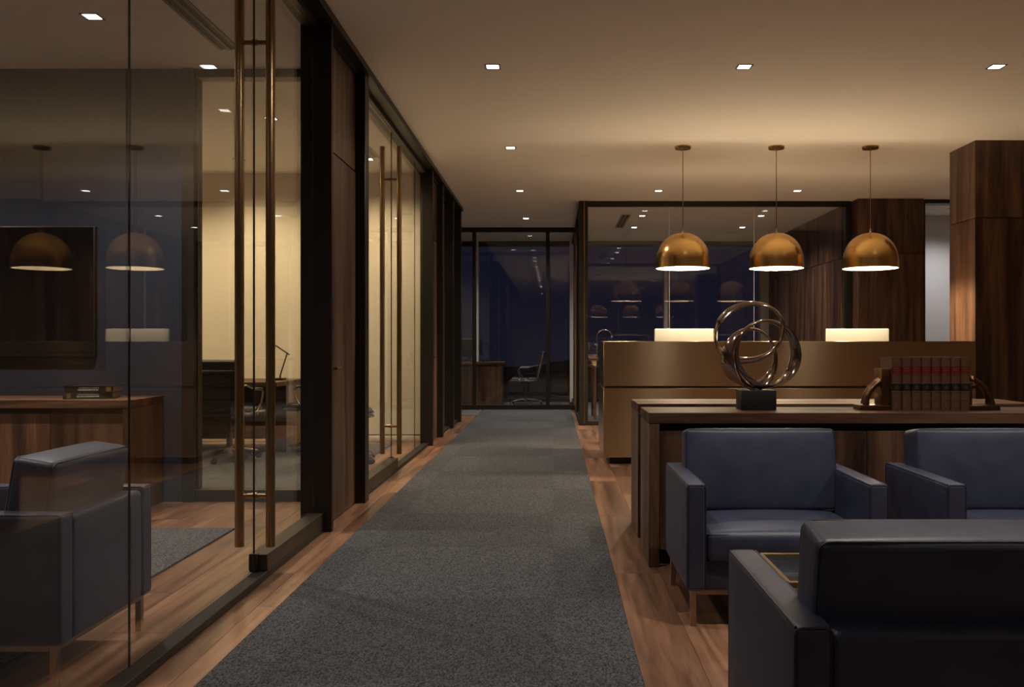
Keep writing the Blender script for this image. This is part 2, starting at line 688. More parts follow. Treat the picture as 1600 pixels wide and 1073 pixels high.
pier('wall_pier_right', 4.14, 7.0, 8.79, 9.36, 'dark walnut clad pier at the right edge beside the reception desk', split=(5.6,))
pier('wall_pier_far', 4.19, 5.10, 12.33, 12.96, 'dark walnut clad pier behind the third pendant lamp')
ow = obj('wall_panelled', box(4.20, 4.24, 12.98, 17.4, 0, H), 'slot_dark')
tag(ow, 'walnut panelled side wall inside the glazed office behind reception', 'wall', None, 'structure')
wood_panels(ow, [('x', 4.20, 12.98, 14.40, -1), ('x', 4.20, 14.404, 15.90, -1), ('x', 4.20, 15.904, 17.38, -1)])


# ---- the long glass wall on the left
lw_ = thing('wall_glass', 'long dark bronze framed glass wall along the left of the runner', 'glass wall', kind='structure')


def post(y0, y1, x0=WI, x1=PX, par=lw_):
    return obj('post', box(x0, x1, y0, y1, 0, H - 0.05, bev=0.003, seg=1), 'bronze_frame', par)


obj('header', box(WI, -1.325, -3.2, 13.2, H - 0.05, H, bev=0.003, seg=1), 'bronze_frame', lw_)
obj('header_stop', box(-1.50, -1.425, -3.2, 5.46, H - 0.085, H - 0.05), 'bronze_rail', lw_)
obj('header_stop', box(-1.50, -1.425, 6.56, 10.02, H - 0.085, H - 0.05), 'bronze_rail', lw_)
obj('header_stop', box(-1.50, -1.425, 11.09, 13.1, H - 0.085, H - 0.05), 'bronze_rail', lw_)
post(5.455, 5.505)
post(6.43, 6.56)
post(10.02, 10.10, x0=-1.47)
post(10.94, 11.06, x0=-1.47)
post(12.10, 12.20, x0=-1.47)
post(13.08, 13.20, x0=-1.47)


def track(y0, y1, h=0.035):
    obj('track', box(-1.468, -1.398, y0, y1, 0, h, bev=0.003, seg=1), 'track_dark', lw_)


track(-3.2, 5.455)
track(6.56, 10.02)
track(11.06, 12.10)
track(12.20, 13.08)


def pane(par, y0, y1, z0=0.035, z1=H - 0.06, x=GX, name='pane'):
    return obj(name, box(x - 0.004, x + 0.004, y0, y1, z0, z1), 'clear_glass', par)


def seal(par, y, z0=0.035, z1=H - 0.06, x=GX):
    obj('edge_seal', box(x - 0.0035, x + 0.0035, y - 0.002, y + 0.002, z0, z1), 'black_gasket', par)


pane(lw_, -3.2, 0.48)
pane(lw_, 0.49, 3.08)
seal(lw_, 3.085)
pane(lw_, 3.09, 4.355)
pane(lw_, 8.09, 9.435)
seal(lw_, 9.44)
pane(lw_, 9.445, 10.02)
pane(lw_, 11.06, 12.10)
pane(lw_, 12.20, 13.08)


def glass_door(name, y0, y1, yh, label):
    d = thing(name, label, 'door', (GX, (y0 + y1) / 2, 0), kind='structure')
    yc = (y0 + y1) / 2
    obj('glass_leaf', box(-0.004, 0.004, y0 - yc, y1 - yc, 0.05, H - 0.09), 'clear_glass', d)
    obj('bottom_rail', box(-0.03, 0.062, y0 - yc + 0.01, y1 - yc - 0.005, 0.037, 0.118, bev=0.003, seg=1), 'bronze_rail', d)
    ye = y0 if yh < yc else y1
    obj('edge_seal', box(-0.0045, 0.0045, ye - yc - 0.0025, ye - yc + 0.0025, 0.05, H - 0.09), 'black_gasket', d)
    obj('pivot_clamp', box(-0.02, 0.02, ye - yc - 0.012, ye - yc + 0.012, 0.035, 0.125, bev=0.002, seg=1), 'black_gasket', d)
    hd = obj('pull_handle', box(-0.001, 0.001, yh - yc - 0.001, yh - yc + 0.001, 0.40, 0.402), 'bronze_bar', d)
    bm = bmesh.new()
    for s in (-1, 1):
        lathe(bm, [(0, 0.155), (0.0215, 0.155), (0.0225, 0.157), (0.0225, 2.913), (0.0215, 2.915), (0, 2.915)], 20, (s * 0.076, yh - yc, 0))
        b2 = bmesh.new()
    me = hd.data
    bmx = bm
    bmesh.ops.recalc_face_normals(bmx, faces=bmx.faces[:])
    sharpen(bmx)
    bmx.to_mesh(me)
    bmx.free()
    for z in (0.405, 2.62):
        b2 = bmesh.new()
        tube(b2, [(-0.066, yh - yc, z), (0.066, yh - yc, z)], 0.0115, 12)
        tube(b2, [(-0.012, yh - yc, z), (0.012, yh - yc, z)], 0.016, 14)
        obj('standoff', b2, 'bronze_bar', hd)
    return d


glass_door('door_1', 4.37, 5.45, 4.385, 'nearest clear glass door with tall bronze pull bars and bottom rail')
glass_door('door_3', 6.57, 8.08, 8.05, 'second clear glass door with tall bronze pull bars, farther along')


def wood_door(name, y0, y1, label):
    d = thing(name, label, 'door', (-1.44, (y0 + y1) / 2, 0), kind='structure')
    L = (y1 - y0) / 2
    obj('core', box(-0.06, -0.002, -L, L, 0, H - 0.051), 'slot_dark', d)
    obj('lower_panel', box(-0.002, 0.02, -L + 0.004, L - 0.004, 0.008, SEAM - 0.005, bev=0.0015, seg=1), 'walnut_vertical', d)
    obj('upper_panel', box(-0.002, 0.02, -L + 0.004, L - 0.004, SEAM + 0.005, H - 0.075, bev=0.0015, seg=1), 'walnut_vertical', d)
    obj('head_frame', box(0.0, 0.045, -L, L, H - 0.075, H - 0.051), 'bronze_frame', d)
    bm = bmesh.new()
    tube(bm, [(0.02, -L + 0.16, 0.99), (0.075, -L + 0.16, 0.99)], 0.009, 12)
    tube(bm, [(0.07, -L + 0.15, 0.99), (0.07, -L + 0.29, 0.99)], 0.009, 12)
    tube(bm, [(0.02, -L + 0.16, 0.99), (0.028, -L + 0.16, 0.99)], 0.024, 16)
    obj('lever_handle', bm, 'bronze_bar', d)


wood_door('door_2', 5.505, 6.43, 'full height walnut door between the two pairs of pull bars')
wood_door('door_4', 10.10, 10.94, 'narrow far walnut door beyond the second glass door')

# ---- cross partition between the first two offices
cp = thing('wall_glass_cross', 'bronze framed glass screen between the navy office and the cream office', 'glass wall', kind='structure')
obj('post', box(-2.69, -2.60, 6.48, 6.64, 0, H, bev=0.003, seg=1), 'bronze_frame', cp)
obj('header', box(-2.60, WI, 6.50, 6.62, H - 0.06, H, bev=0.003, seg=1), 'bronze_rail', cp)
obj('sill_rail', box(-2.60, WI, 6.50, 6.62, 0, 0.085, bev=0.003, seg=1), 'bronze_frame', cp)
obj('glazing_bead', box(-2.60, -2.585, 6.53, 6.59, 0.085, H - 0.06), 'bronze_rail', cp)
obj('pane', box(-2.585, WI, 6.554, 6.566, 0.085, H - 0.06), 'clear_glass', cp)

# ---- far end partition across the corridor
YF = 15.4
fp = thing('wall_glass_end', 'bronze framed glass screen closing the far end of the corridor', 'glass wall', kind='structure')
obj('header', box(-6.6, 0.36, YF, YF + 0.1, H - 0.075, H, bev=0.003, seg=1), 'bronze_frame', fp)
obj('sill_rail', box(-6.6, 0.36, YF, YF + 0.1, 0, 0.09, bev=0.003, seg=1), 'bronze_frame', fp)
for x in (-3.2, -1.36, -0.095):
    obj('post', box(x - 0.032, x + 0.032, YF, YF + 0.1, 0.09, H - 0.075, bev=0.003, seg=1), 'bronze_frame', fp)
for a, b in ((-6.6, -3.232), (-3.168, -1.392), (-1.328, -0.127), (-0.063, 0.36)):
    obj('pane', box(a, b, YF + 0.044, YF + 0.056, 0.09, H - 0.075), 'clear_glass', fp)

# ---- glazed office behind reception
YR = 12.55
gp = thing('wall_glass_right', 'bronze framed glass screen of the office behind the reception desk', 'glass wall', kind='structure')
obj('corner_post', box(0.36, 0.485, YR - 0.02, YR + 0.13, 0, H, bev=0.003, seg=1), 'bronze_frame', gp)
obj('header', box(0.485, 4.17, YR, YR + 0.1, H - 0.07, H, bev=0.003, seg=1), 'bronze_frame', gp)
obj('sill_rail', box(0.485, 4.17, YR - 0.02, YR + 0.08, 0, 0.055, bev=0.003, seg=1), 'bronze_frame', gp)
obj('end_post', box(4.10, 4.185, YR, YR + 0.1, 0.055, H - 0.07, bev=0.003, seg=1), 'bronze_frame', gp)
xs = (0.485, 1.63, 2.82, 4.10)
for i, (a, b) in enumerate(zip(xs, xs[1:])):
    obj('pane', box(a + 0.002, b - 0.002, YR + 0.034, YR + 0.046, 0.055, H - 0.07), 'clear_glass', gp)
    if i:
        obj('edge_seal', box(a - 0.003, a + 0.003, YR + 0.034, YR + 0.046, 0.055, H - 0.07), 'mullion_white', gp)
obj('edge_seal', box(0.43, 0.437, YR - 0.035, YR - 0.02, 0.03, H), 'brass_fine', gp)
obj('side_header', box(0.36, 0.46, YR + 0.13, 17.4, H - 0.07, H, bev=0.003, seg=1), 'bronze_frame', gp)
obj('side_rail', box(0.36, 0.46, YR + 0.13, 17.4, 0, 0.08, bev=0.003, seg=1), 'bronze_frame', gp)
for a, b in ((YR + 0.13, 13.95), (14.02, 15.40), (15.50, 17.35)):
    obj('pane', box(0.404, 0.416, a, b, 0.08, H - 0.07), 'clear_glass', gp)
obj('side_post', box(0.36, 0.46, 13.95, 14.02, 0.08, H - 0.07, bev=0.003, seg=1), 'bronze_frame', gp)
obj('side_post', box(0.36, 0.46, 15.40, 15.50, 0.08, H - 0.07, bev=0.003, seg=1), 'walnut_vertical', gp)

# ---- frame of the opening right of the far pier
of = thing('trim_1', 'dark frame of the gap beside the far wooden pier', 'frame', kind='structure')
obj('jamb', box(5.10, 5.15, 12.40, 12.60, 0, H, bev=0.002, seg=1), 'bronze_frame', of)
obj('head', box(5.15, 7.0, 12.40, 12.60, H - 0.055, H, bev=0.002, seg=1), 'bronze_frame', of)

# ---- outside window wall and the night beyond
YW = 17.5
mx = [-5.17, -3.33, -1.49, 0.356, 2.19, 4.03]
for i, (a, b) in enumerate(zip(mx, mx[1:])):
    w = thing('window_%d' % (i + 1), ['leftmost dark night window, mostly hidden', 'dark night window left of the far desk', 'tall dark night window behind the far swivel chair',
                                      'dark night window behind the arc lamp', 'dark night window above the right white monitor'][i], 'window', ((a + b) / 2, YW, 0), kind='structure')
    hw = (b - a) / 2
    obj('frame_head', box(-hw, hw, -0.02, 0.08, H - 0.10, H, bev=0.002, seg=1), 'bronze_frame', w)
    obj('frame_sill', box(-hw, hw, -0.02, 0.08, 0, 0.07, bev=0.002, seg=1), 'bronze_frame', w)
    obj('mullion', box(-hw - 0.035, -hw + 0.035, -0.10, 0.06, 0, H, bev=0.004, seg=1), 'mullion_white', w)
    obj('pane', box(-hw + 0.035, hw - 0.035, 0.02, 0.04, 0.07, H - 0.10), 'window_glass', w)
struct('wall_facade_left', box(-6.75, -5.20, YW - 0.02, YW + 0.15, 0, H), 'taupe_paint', 'outer wall left of the windows', 'wall')
struct('wall_facade_right', box(4.03, 7.15, YW - 0.1, YW + 0.15, 0, H), 'taupe_paint', 'outer wall right of the windows', 'wall')
struct('ground', box(-300, 300, 17.7, 500, -12.2, -12.0), 'night_hill', 'dark land outside below the windows', 'ground')
bm = bmesh.new()
pts = []
x = -320
while x <= 320:
    pts.append((x, 15 + 4 * math.sin(x * 0.031) + 2.5 * math.sin(x * 0.113 + 1) + random.random() * 1.6))
    x += 6
va = [bm.verts.new((x, 330, -12)) for x, z in pts]
vb = [bm.verts.new((x, 352, z - 24)) for x, z in pts]
vc = [bm.verts.new((x, 380, -12)) for x, z in pts]
for i in range(len(pts) - 1):
    bm.faces.new((va[i], va[i + 1], vb[i + 1], vb[i]))
    bm.faces.new((vb[i], vb[i + 1], vc[i + 1], vc[i]))
struct('hills', bm, 'night_hill', 'black tree line on the night horizon outside', 'hills')

# ================================================================== CARPETS
t = obj('carpet_runner', box(-1.195, 0.305, -1.2, 15.38, 0.0, 0.012, bev=0.003, seg=1), 'runner_weave')
tag(t, 'long charcoal woven carpet runner down the middle of the corridor', 'carpet')
t = obj('area_rug', box(-5.2, -1.965, 2.2, 5.53, 0.0, 0.012, bev=0.003, seg=1), 'rug_weave')
tag(t, 'grey rug under the armchair behind the nearest glass pane', 'rug')
t = obj('area_rug', box(-5.6, -1.825, 7.03, 10.15, 0.0, 0.012, bev=0.003, seg=1), 'rug_weave')
tag(t, 'grey rug under the desk chairs in the cream office', 'rug')
t = obj('area_rug', box(-4.8, 0.30, 15.52, 17.38, 0.0, 0.010, bev=0.003, seg=1), 'rug_weave')
tag(t, 'grey carpet under the far desk by the night windows', 'rug')
t = obj('area_rug', box(-6.4, -1.215, 14.2, 15.36, 0.0, 0.010, bev=0.003, seg=1), 'rug_weave')
tag(t, 'grey carpet strip left of the runner at the far corner', 'rug')
t = obj('area_rug', box(0.52, 3.9, 13.1, 17.3, 0.0, 0.010, bev=0.003, seg=1), 'rug_weave')
tag(t, 'grey rug in the glazed office behind reception', 'rug')


# ================================================================== LIGHTS
def add_light(kind, name, parent, loc, energy, col, size=0.05, spot=None, blend=0.8):
    d = bpy.data.lights.new(name, kind)
    d.energy = energy
    d.color = col
    if kind in ('POINT', 'SPOT'):
        d.shadow_soft_size = size
    if kind == 'SPOT':
        d.spot_size = math.radians(spot)
        d.spot_blend = blend
    o = bpy.data.objects.new(name, d)
    COL.objects.link(o)
    o.parent = parent
    o.location = loc
    return o


_bm = bmesh.new()
for s in (-1, 1):
    bx(_bm, s * 0.055 - 0.004 - s * 0.004, s * 0.055 + 0.004 - s * 0.004, -0.055, 0.055, -0.004, 0.0)
    bx(_bm, -0.047, 0.047, s * 0.055 - 0.004 - s * 0.004, s * 0.055 + 0.004 - s * 0.004, -0.004, 0.0)
_o1 = obj('trim_ring', _bm, 'bezel_bronze')
_bm = box(-0.040, 0.040, -0.040, 0.040, -0.003, 0.0)
_o2 = obj('lens', _bm, 'lamp_lens')
DL_RING, DL_LENS = _o1.data, _o2.data
bpy.data.objects.remove(_o1)
bpy.data.objects.remove(_o2)


def downlight(x, y, label, power, col=DOWN, spot=138, blend=1.0, group='square recessed downlights'):
    t = thing('ceiling_downlight', label, 'downlight', (x, y, H), group=group)
    for nm, me in (('trim_ring', DL_RING), ('lens', DL_LENS)):
        o = bpy.data.objects.new(nm, me)
        COL.objects.link(o)
        o.parent = t
    add_light('SPOT', 'downlight_beam', t, (0, 0, -0.012), power, col, 0.04, spot, blend)
    return t


XA, XB, XC = -0.436, 1.375, 3.19
for y, nm in ((6.45, 'nearest in view'), (9.13, 'second'), (11.70, 'third'), (14.29, 'farthest')):
    downlight(XA, y, 'square downlight over the carpet runner, %s in its row' % nm, P_DOWN * (1.6 if y > 14 else 1.0))
downlight(XB, 6.45, 'square downlight in front of the first two pendant lamps, middle of the near row', P_DOWN)
downlight(XC, 6.45, 'square downlight at the upper right, in front of the wooden pier', P_DOWN)
downlight(XB, 11.70, 'square downlight just left of the first pendant rod', P_DOWN)
downlight(XC, 11.70, 'square downlight between the second and third pendant rods', P_DOWN)
downlight(XA, 3.75, 'square downlight over the near end of the runner, above the picture', P_DOWN * 0.9)
downlight(XB, 2.9, 'square downlight above the near armchairs, out of the picture', P_DOWN * 1.4)
downlight(XA, -0.9, 'added square downlight behind the viewpoint above the runner, brightening the near ceiling', P_DOWN * 0.6)  # added out of view: its floor bounce lifts the near ceiling
downlight(XC, -0.6, 'added square downlight behind the viewpoint at the right, brightening the near ceiling', P_DOWN * 0.5)  # second added lamp out of view, for the same ceiling bounce
downlight(XC, 2.9, 'square downlight above the right armchair, out of the picture', P_DOWN * 1.5)
downlight(-2.81, 5.46, 'square downlight in the navy office ceiling above the armchair', P_DOWN * 2.4)
downlight(-2.81, 2.75, 'square downlight in the navy office, above the armchair seat', P_DOWN * 1.1)
downlight(-4.7, 5.46, 'square downlight in the navy office above the television', P_DOWN * 1.6)
downlight(-4.7, 2.75, 'square downlight in the navy office, left and near', P_DOWN * 2.0)
for x, nm in ((-2.50, 'right'), (-3.9, 'middle'), (-5.3, 'left')):
    downlight(x, 7.94, 'square downlight in the cream office over the rug, %s of its row' % nm, P_CREAM * 0.40, CREAM)
    downlight(x + 0.5, 9.70, 'square downlight washing the cream wall, %s of its row' % nm, P_CREAM * 0.8, CREAM, spot=150)
for x, nm in ((1.39, 'left'), (3.25, 'right')):
    downlight(x, 14.0, 'square downlight in the office behind reception, near %s' % nm, P_DOWN * 1.7)
    downlight(x, 15.4, 'square downlight in the office behind reception, far %s' % nm, P_DOWN * 0.8)
downlight(-0.85, 15.95, 'square downlight just inside the far glass screen', P_DOWN * 1.3)
downlight(-2.3, 14.3, 'square downlight in the cross passage beyond the glass wall', P_DOWN * 0.4)
downlight(5.9, 13.2, 'square downlight lighting the pale wall beside the far pier', P_DOWN * 0.95, COOL)


def slot_vent(x, y0, y1, label):
    yc = (y0 + y1) / 2
    L = (y1 - y0) / 2
    t = thing('slot_diffuser', label, 'air vent', (x, yc, H), group='linear slot diffusers')
    obj('slot_void', box(-0.055, 0.055, -L, L, -0.003, 0.0), 'slot_dark', t)
    for xx in (-0.062, 0.0, 0.062):
        obj('slot_blade', box(xx - 0.012, xx + 0.012, -L - 0.01, L + 0.01, -0.008, 0.0, bev=0.001, seg=1), 'slot_trim', t)
    return t


slot_vent(-2.19, 3.6, 6.06, 'two slot linear air vent in the navy office ceiling')
slot_vent(-1.93, 8.6, 9.6, 'two slot linear air vent in the cream office ceiling')
slot_vent(1.13, 13.9, 15.4, 'two slot linear air vent in the ceiling behind reception')


def pendant(x, y, label):
    t = thing('pendant_lamp', label, 'pendant lamp', (x, y, H), group='three brass dome pendants over reception')
    zr = 1.905 - H
    R = 0.272
    prof_o, prof_i = [], []
    hh = 0.36
    n = 18
    # skirt then dome
    pr = [(R, 0.0), (R - 0.0015, 0.03), (R - 0.003, 0.08)]
    for i in range(1, n + 1):
        a = (PI / 2) * i / n
        pr.append(((R - 0.003) * math.cos(a) ** 0.92 if i < n else 0.012, 0.08 + (hh - 0.08) * math.sin(a)))
    bm = bmesh.new()
    lathe(bm, [(r, zr + z) for r, z in pr], 56)
    obj('dome_shell', bm, 'brass_dome', t, ang=60)
    bm = bmesh.new()
    inner = [(max(r - 0.004, 0.0), zr + z * 0.985 + 0.0005) for r, z in pr]
    inner[-1] = (0.0, zr + hh * 0.985)
    lathe(bm, inner, 56)
    obj('dome_lining', bm, 'enamel_white', t, ang=60)
    bm = bmesh.new()
    lathe(bm, [(R - 0.0045, zr), (R, zr - 0.001), (R + 0.0015, zr + 0.002), (R, zr + 0.005)], 56)
    obj('rim', bm, 'brass_fine', t)
    bm = bmesh.new()
    tube(bm, [(0, 0, zr + hh - 0.005), (0, 0, -0.02)], 0.0045, 10)
    obj('rod', bm, 'bronze_bar', t)
    bm = bmesh.new()
    lathe(bm, [(0.0, zr + hh + 0.045), (0.008, zr + hh + 0.045), (0.010, zr + hh + 0.02), (0.016, zr + hh - 0.004), (0.0, zr + hh - 0.004)], 20)
    obj('collar', bm, 'brass_fine', t)
    bm = bmesh.new()
    lathe(bm, [(0.0, 0.0), (0.084, 0.0), (0.084, -0.012), (0.078, -0.026), (0.03, -0.033), (0.0, -0.034)], 36)
    obj('ceiling_rose', bm, 'brass_dome', t)
    bm = bmesh.new()
    lathe(bm, [(0.0, zr + 0.11), (0.035, zr + 0.12), (0.05, zr + 0.15), (0.04, zr + 0.19), (0.018, zr + 0.22), (0.018, zr + 0.26), (0.0, zr + 0.26)], 20)
    obj('bulb', bm, 'bulb_glow', t)
    add_light('POINT', 'bulb_light', t, (0, 0, zr + 0.085), P_PENDANT, WARM, 0.05)
    return t


for x, nm in ((1.312, 'left brass dome pendant lamp over the reception desk'), (2.258, 'middle brass dome pendant lamp over the reception desk'), (3.21, 'right brass dome pendant lamp in front of the far wooden pier')):
    pendant(x, 9.07, nm)

# ================================================================== RECEPTION DESK
DX0, DX1, DY0, DY1, DZ = 0.477, 4.01, 8.50, 9.45, 1.168
rd = thing('reception_desk', 'long brushed brass reception desk under three pendant lamps', 'reception desk', ((DX0 + DX1) / 2, (DY0 + DY1) / 2, 0))
cx, cyy = (DX0 + DX1) / 2, (DY0 + DY1) / 2
hw, hd_ = (DX1 - DX0) / 2, (DY1 - DY0) / 2
obj('lower_front', box(-hw, hw, -hd_, -hd_ + 0.04, 0.065, 0.722, bev=0.003, seg=1), 'brass_sheet', rd)
obj('upper_front', box(-hw, hw, -hd_, -hd_ + 0.04, 0.742, DZ, bev=0.003, seg=1), 'brass_sheet', rd)
obj('reveal', box(-hw + 0.01, hw - 0.01, -hd_ + 0.012, -hd_ + 0.04, 0.722, 0.742), 'bronze_rail', rd)
for s in (-1, 1):
    a, b = (-hw, -hw + 0.04) if s < 0 else (hw - 0.04, hw)
    obj('end_panel', box(a, b, -hd_ + 0.04, hd_, 0.065, 0.722, bev=0.003, seg=1), 'brass_sheet', rd)
    obj('upper_end', box(a, b, -hd_ + 0.04, hd_, 0.742, DZ, bev=0.003, seg=1), 'brass_sheet', rd)
    obj('end_reveal', box(a + 0.01, b - 0.01, -hd_ + 0.04, hd_ - 0.01, 0.722, 0.742), 'bronze_rail', rd)
obj('plinth', box(-hw + 0.06, hw - 0.06, -hd_ + 0.06, hd_ - 0.05, 0, 0.065), 'bronze_frame', rd)
obj('worktop', box(-hw + 0.04, hw - 0.04, -hd_ + 0.04, hd_, 0.722, 0.76, bev=0.003, seg=1), 'worktop_stone', rd)


ul = thing('added_light_bar', 'added linear uplight hidden behind the brass front, brightening the ceiling over reception', 'lamp', (2.24, 8.78, 0.76))  # added lamp, unseen behind the desk front, gives the ceiling its glow
obj('housing', box(-1.5, 1.5, -0.02, 0.02, 0.335, 0.36, bev=0.002, seg=1), 'bronze_rail', ul)
obj('diffuser', box(-1.49, 1.49, -0.015, 0.015, 0.36, 0.364), 'lamp_lens', ul)
for _x in (-1.3, 0.0, 1.3):
    obj('stand_post', box(_x - 0.01, _x + 0.01, -0.01, 0.01, 0.0, 0.335), 'bronze_rail', ul)
_d = bpy.data.lights.new('uplight', 'AREA')
_d.shape = 'RECTANGLE'
_d.size, _d.size_y = 2.96, 0.03
_d.energy = P_UPLIGHT
_d.color = WARM
_u = bpy.data.objects.new('uplight', _d)
COL.objects.link(_u)
_u.parent = ul
_u.location = (0, 0, 0.368)
_u.rotation_euler = (PI, 0, 0)


def computer(x, label):
    t = thing('desktop_computer', label, 'computer', (x, 9.24, 0.76), group='white computers on reception')
    bm = bmesh.new()
    cushion(bm, 0.325, 0.012, 0.235, 0.010, (0, 0.006, 0), n=4, mat4=Matrix.Translation((0, 0, 0.305)))
    obj('casing', bm, 'computer_white', t)
    obj('screen', box(-0.315, 0.315, 0.0185, 0.0205, 0.085, 0.53), 'screen_black', t)
    bm = box(-0.10, 0.10, -0.09, 0.09, 0.0, 0.006, bev=0.002)
    obj('stand_foot', bm, 'computer_white', t)
    bm = bmesh.new()
    tube(bm, [(0, -0.075, 0.005), (0, -0.07, 0.09), (0, -0.012, 0.22)], 0.01, 12, flat=(0.07, 0.005), ref=(1, 0, 0))
    obj('stand_neck', bm, 'computer_white', t)


computer(1.368, 'white computer monitor on the reception desk, under the left pendant')
computer(3.135, 'white computer monitor on the reception desk, near the right pendant')


# ================================================================== CONSOLES
def console(x0, x1, y0, y1, zt, seams, name, label, back=True):
    t = thing(name, label, 'sideboard', ((x0 + x1) / 2, (y0 + y1) / 2, 0))
    hx, hy = (x1 - x0) / 2, (y1 - y0) / 2
    obj('top', box(-hx, hx, -hy, hy, zt - 0.055, zt, bev=0.002, seg=1), 'walnut_across', t)
    for s in (-1, 1):
        a, b = (-hx, -hx + 0.056) if s < 0 else (hx - 0.056, hx)
        obj('end_panel', box(a, b, -hy + 0.002, hy, 0.0, zt - 0.057, bev=0.002, seg=1), 'walnut_vertical', t)
    obj('carcass', box(-hx + 0.056, hx - 0.056, -hy + 0.045, hy - 0.004, 0.09, zt - 0.056), 'slot_dark', t)
    obj('plinth', box(-hx + 0.056, hx - 0.056, -hy + 0.07, hy - 0.03, 0.0, 0.09), 'bronze_frame', t)
    xs = [x0 + 0.058] + seams + [x1 - 0.058]
    c = (x0 + x1) / 2
    for a, b in zip(xs, xs[1:]):
        obj('door', box(a - c + 0.002, b - c - 0.002, -hy + 0.024, -hy + 0.045, 0.085, zt - 0.095, bev=0.0015, seg=1), 'walnut_vertical', t)
    return t


ZC = 0.792
console(0.49, 2.80, 4.60, 5.03, ZC, [1.62], 'console', 'long walnut console behind the armchairs, carrying sculpture and books')
console(0.50, 2.85, 5.29, 5.75, ZC, [1.62], 'console', 'second walnut console standing just behind the one with the sculpture')
console(-4.9, -2.825, 5.99, 6.49, 0.77, [-4.42, -3.90, -3.378], 'credenza', 'walnut credenza below the television on the navy wall')


# ================================================================== ARMCHAIRS
def armchair(name, label, loc, rotz, W=0.815, D=0.685):
    t = thing(name, label, 'armchair', loc, rotz, group='navy leather armchairs')
    hw, hd = W / 2, D / 2
    aw, zb, za = 0.078, 0.15, 0.578
    # metal frame
    lg = 0.024
    for sx in (-1, 1):
        for sy in (-1, 1):
            xx, yy = sx * (hw - 0.03), sy * (hd - 0.035)
            obj('leg', box(xx - lg / 2, xx + lg / 2, yy - lg / 2, yy + lg / 2, 0, zb - 0.001, bev=0.0015, seg=1), 'nickel_leg', t)
    e = 0.042
    for sy in (-1, 1):
        yy = sy * (hd - 0.035)
        obj('frame_rail', box(-hw + e, hw - e, yy - lg / 2, yy + lg / 2, zb - 0.022, zb - 0.001, bev=0.0015, seg=1), 'nickel_leg', t)
    for sx in (-1, 1):
        xx = sx * (hw - 0.03)
        obj('frame_rail', box(xx - lg / 2, xx + lg / 2, -hd + 0.047, hd - 0.047, zb - 0.022, zb - 0.001, bev=0.0015, seg=1), 'nickel_leg', t)
    # arms
    for sx in (-1, 1):
        xc = sx * (hw - aw / 2)
        bm = bmesh.new()
        cushion(bm, aw / 2, hd, (za - zb) / 2, 0.014, (0.004, 0.0, 0.004), n=5, mat4=Matrix.Translation((xc, 0, (za + zb) / 2)))
        a = obj('arm', bm, 'navy_leather', t)
        bm = bmesh.new()
        for yy in (-hd + 0.0045, hd - 0.0045):
            tube(bm, [(xc + px, yy, (za + zb) / 2 + pz) for px, pz in rrect(aw / 2 - 0.003, (za - zb) / 2 - 0.003, 0.012)], 0.0038, 6, closed=True)
        for px in (-aw / 2 + 0.0045, aw / 2 - 0.0045):
            tube(bm, [(xc + px, -hd + 0.008, za - 0.0025), (xc + px, 0, za - 0.0025), (xc + px, hd - 0.008, za - 0.0025)], 0.0034, 6)
        obj('piping', bm, 'navy_piping', a)
    iw = hw - aw
    # base rail and back panel
    obj('base', box(-iw, iw, -hd + 0.012, hd - 0.09, zb, 0.268, bev=0.006), 'navy_leather', t)
    bm = bmesh.new()
    cushion(bm, iw - 0.001, 0.045, (0.565 - zb) / 2, 0.016, (0.0, 0.006, 0.004), n=6, mat4=Matrix.Translation((0, hd - 0.046, (0.565 + zb) / 2)))
    bp = obj('back_panel', bm, 'navy_leather', t)
    bm = bmesh.new()
    tube(bm, [(-iw + 0.012, hd - 0.004, 0.556), (0, hd - 0.004, 0.558), (iw - 0.012, hd - 0.004, 0.556)], 0.0026, 6)
    for s in (-1, 1):
        tube(bm, [(s * (iw - 0.004), hd - 0.003, zb + 0.01), (s * (iw - 0.004), hd - 0.003, 0.55)], 0.0026, 6)
    obj('piping', bm, 'navy_piping', bp)
    # seat cushion
    sy0, sy1 = -hd - 0.004, hd - 0.20
    sh = (0.385 - 0.268) / 2
    M = Matrix.Translation((0, (sy0 + sy1) / 2, 0.268 + sh))
    bm = bmesh.new()
    cushion(bm, iw - 0.002, (sy1 - sy0) / 2, sh, 0.024, (0.0, 0.012, 0.026), n=10, k=4, mat4=M)
    sc = obj('seat_cushion', bm, 'navy_leather', t)
    bm = bmesh.new()
    for zz in (0.268 + 2 * sh - 0.010,):
        tube(bm, [(px, (sy0 + sy1) / 2 + py, zz) for px, py in rrect(iw - 0.005, (sy1 - sy0) / 2 - 0.004, 0.022)], 0.0042, 6, closed=True)
    obj('piping', bm, 'navy_piping', sc)
    # back cushion, leaning
    bw, bt, bh = iw + 0.012, 0.072, 0.185
    M = Matrix.Translation((0, hd - 0.155, 0.565)) @ Matrix.Rotation(math.radians(-9), 4, 'X')
    bm = bmesh.new()
    cushion(bm, bw, bt, bh, 0.020, (0.006, 0.024, 0.006), n=10, k=4, mat4=M)
    bc = obj('back_cushion', bm, 'navy_leather', t)
    bm = bmesh.new()
    for yy in (-bt + 0.007, bt - 0.007):
        tube(bm, [M @ Vector((px, yy, pz)) for px, pz in rrect(bw - 0.0035, bh - 0.0035, 0.022)], 0.0042, 6, closed=True)
    obj('piping', bm, 'navy_piping', bc)
    return t


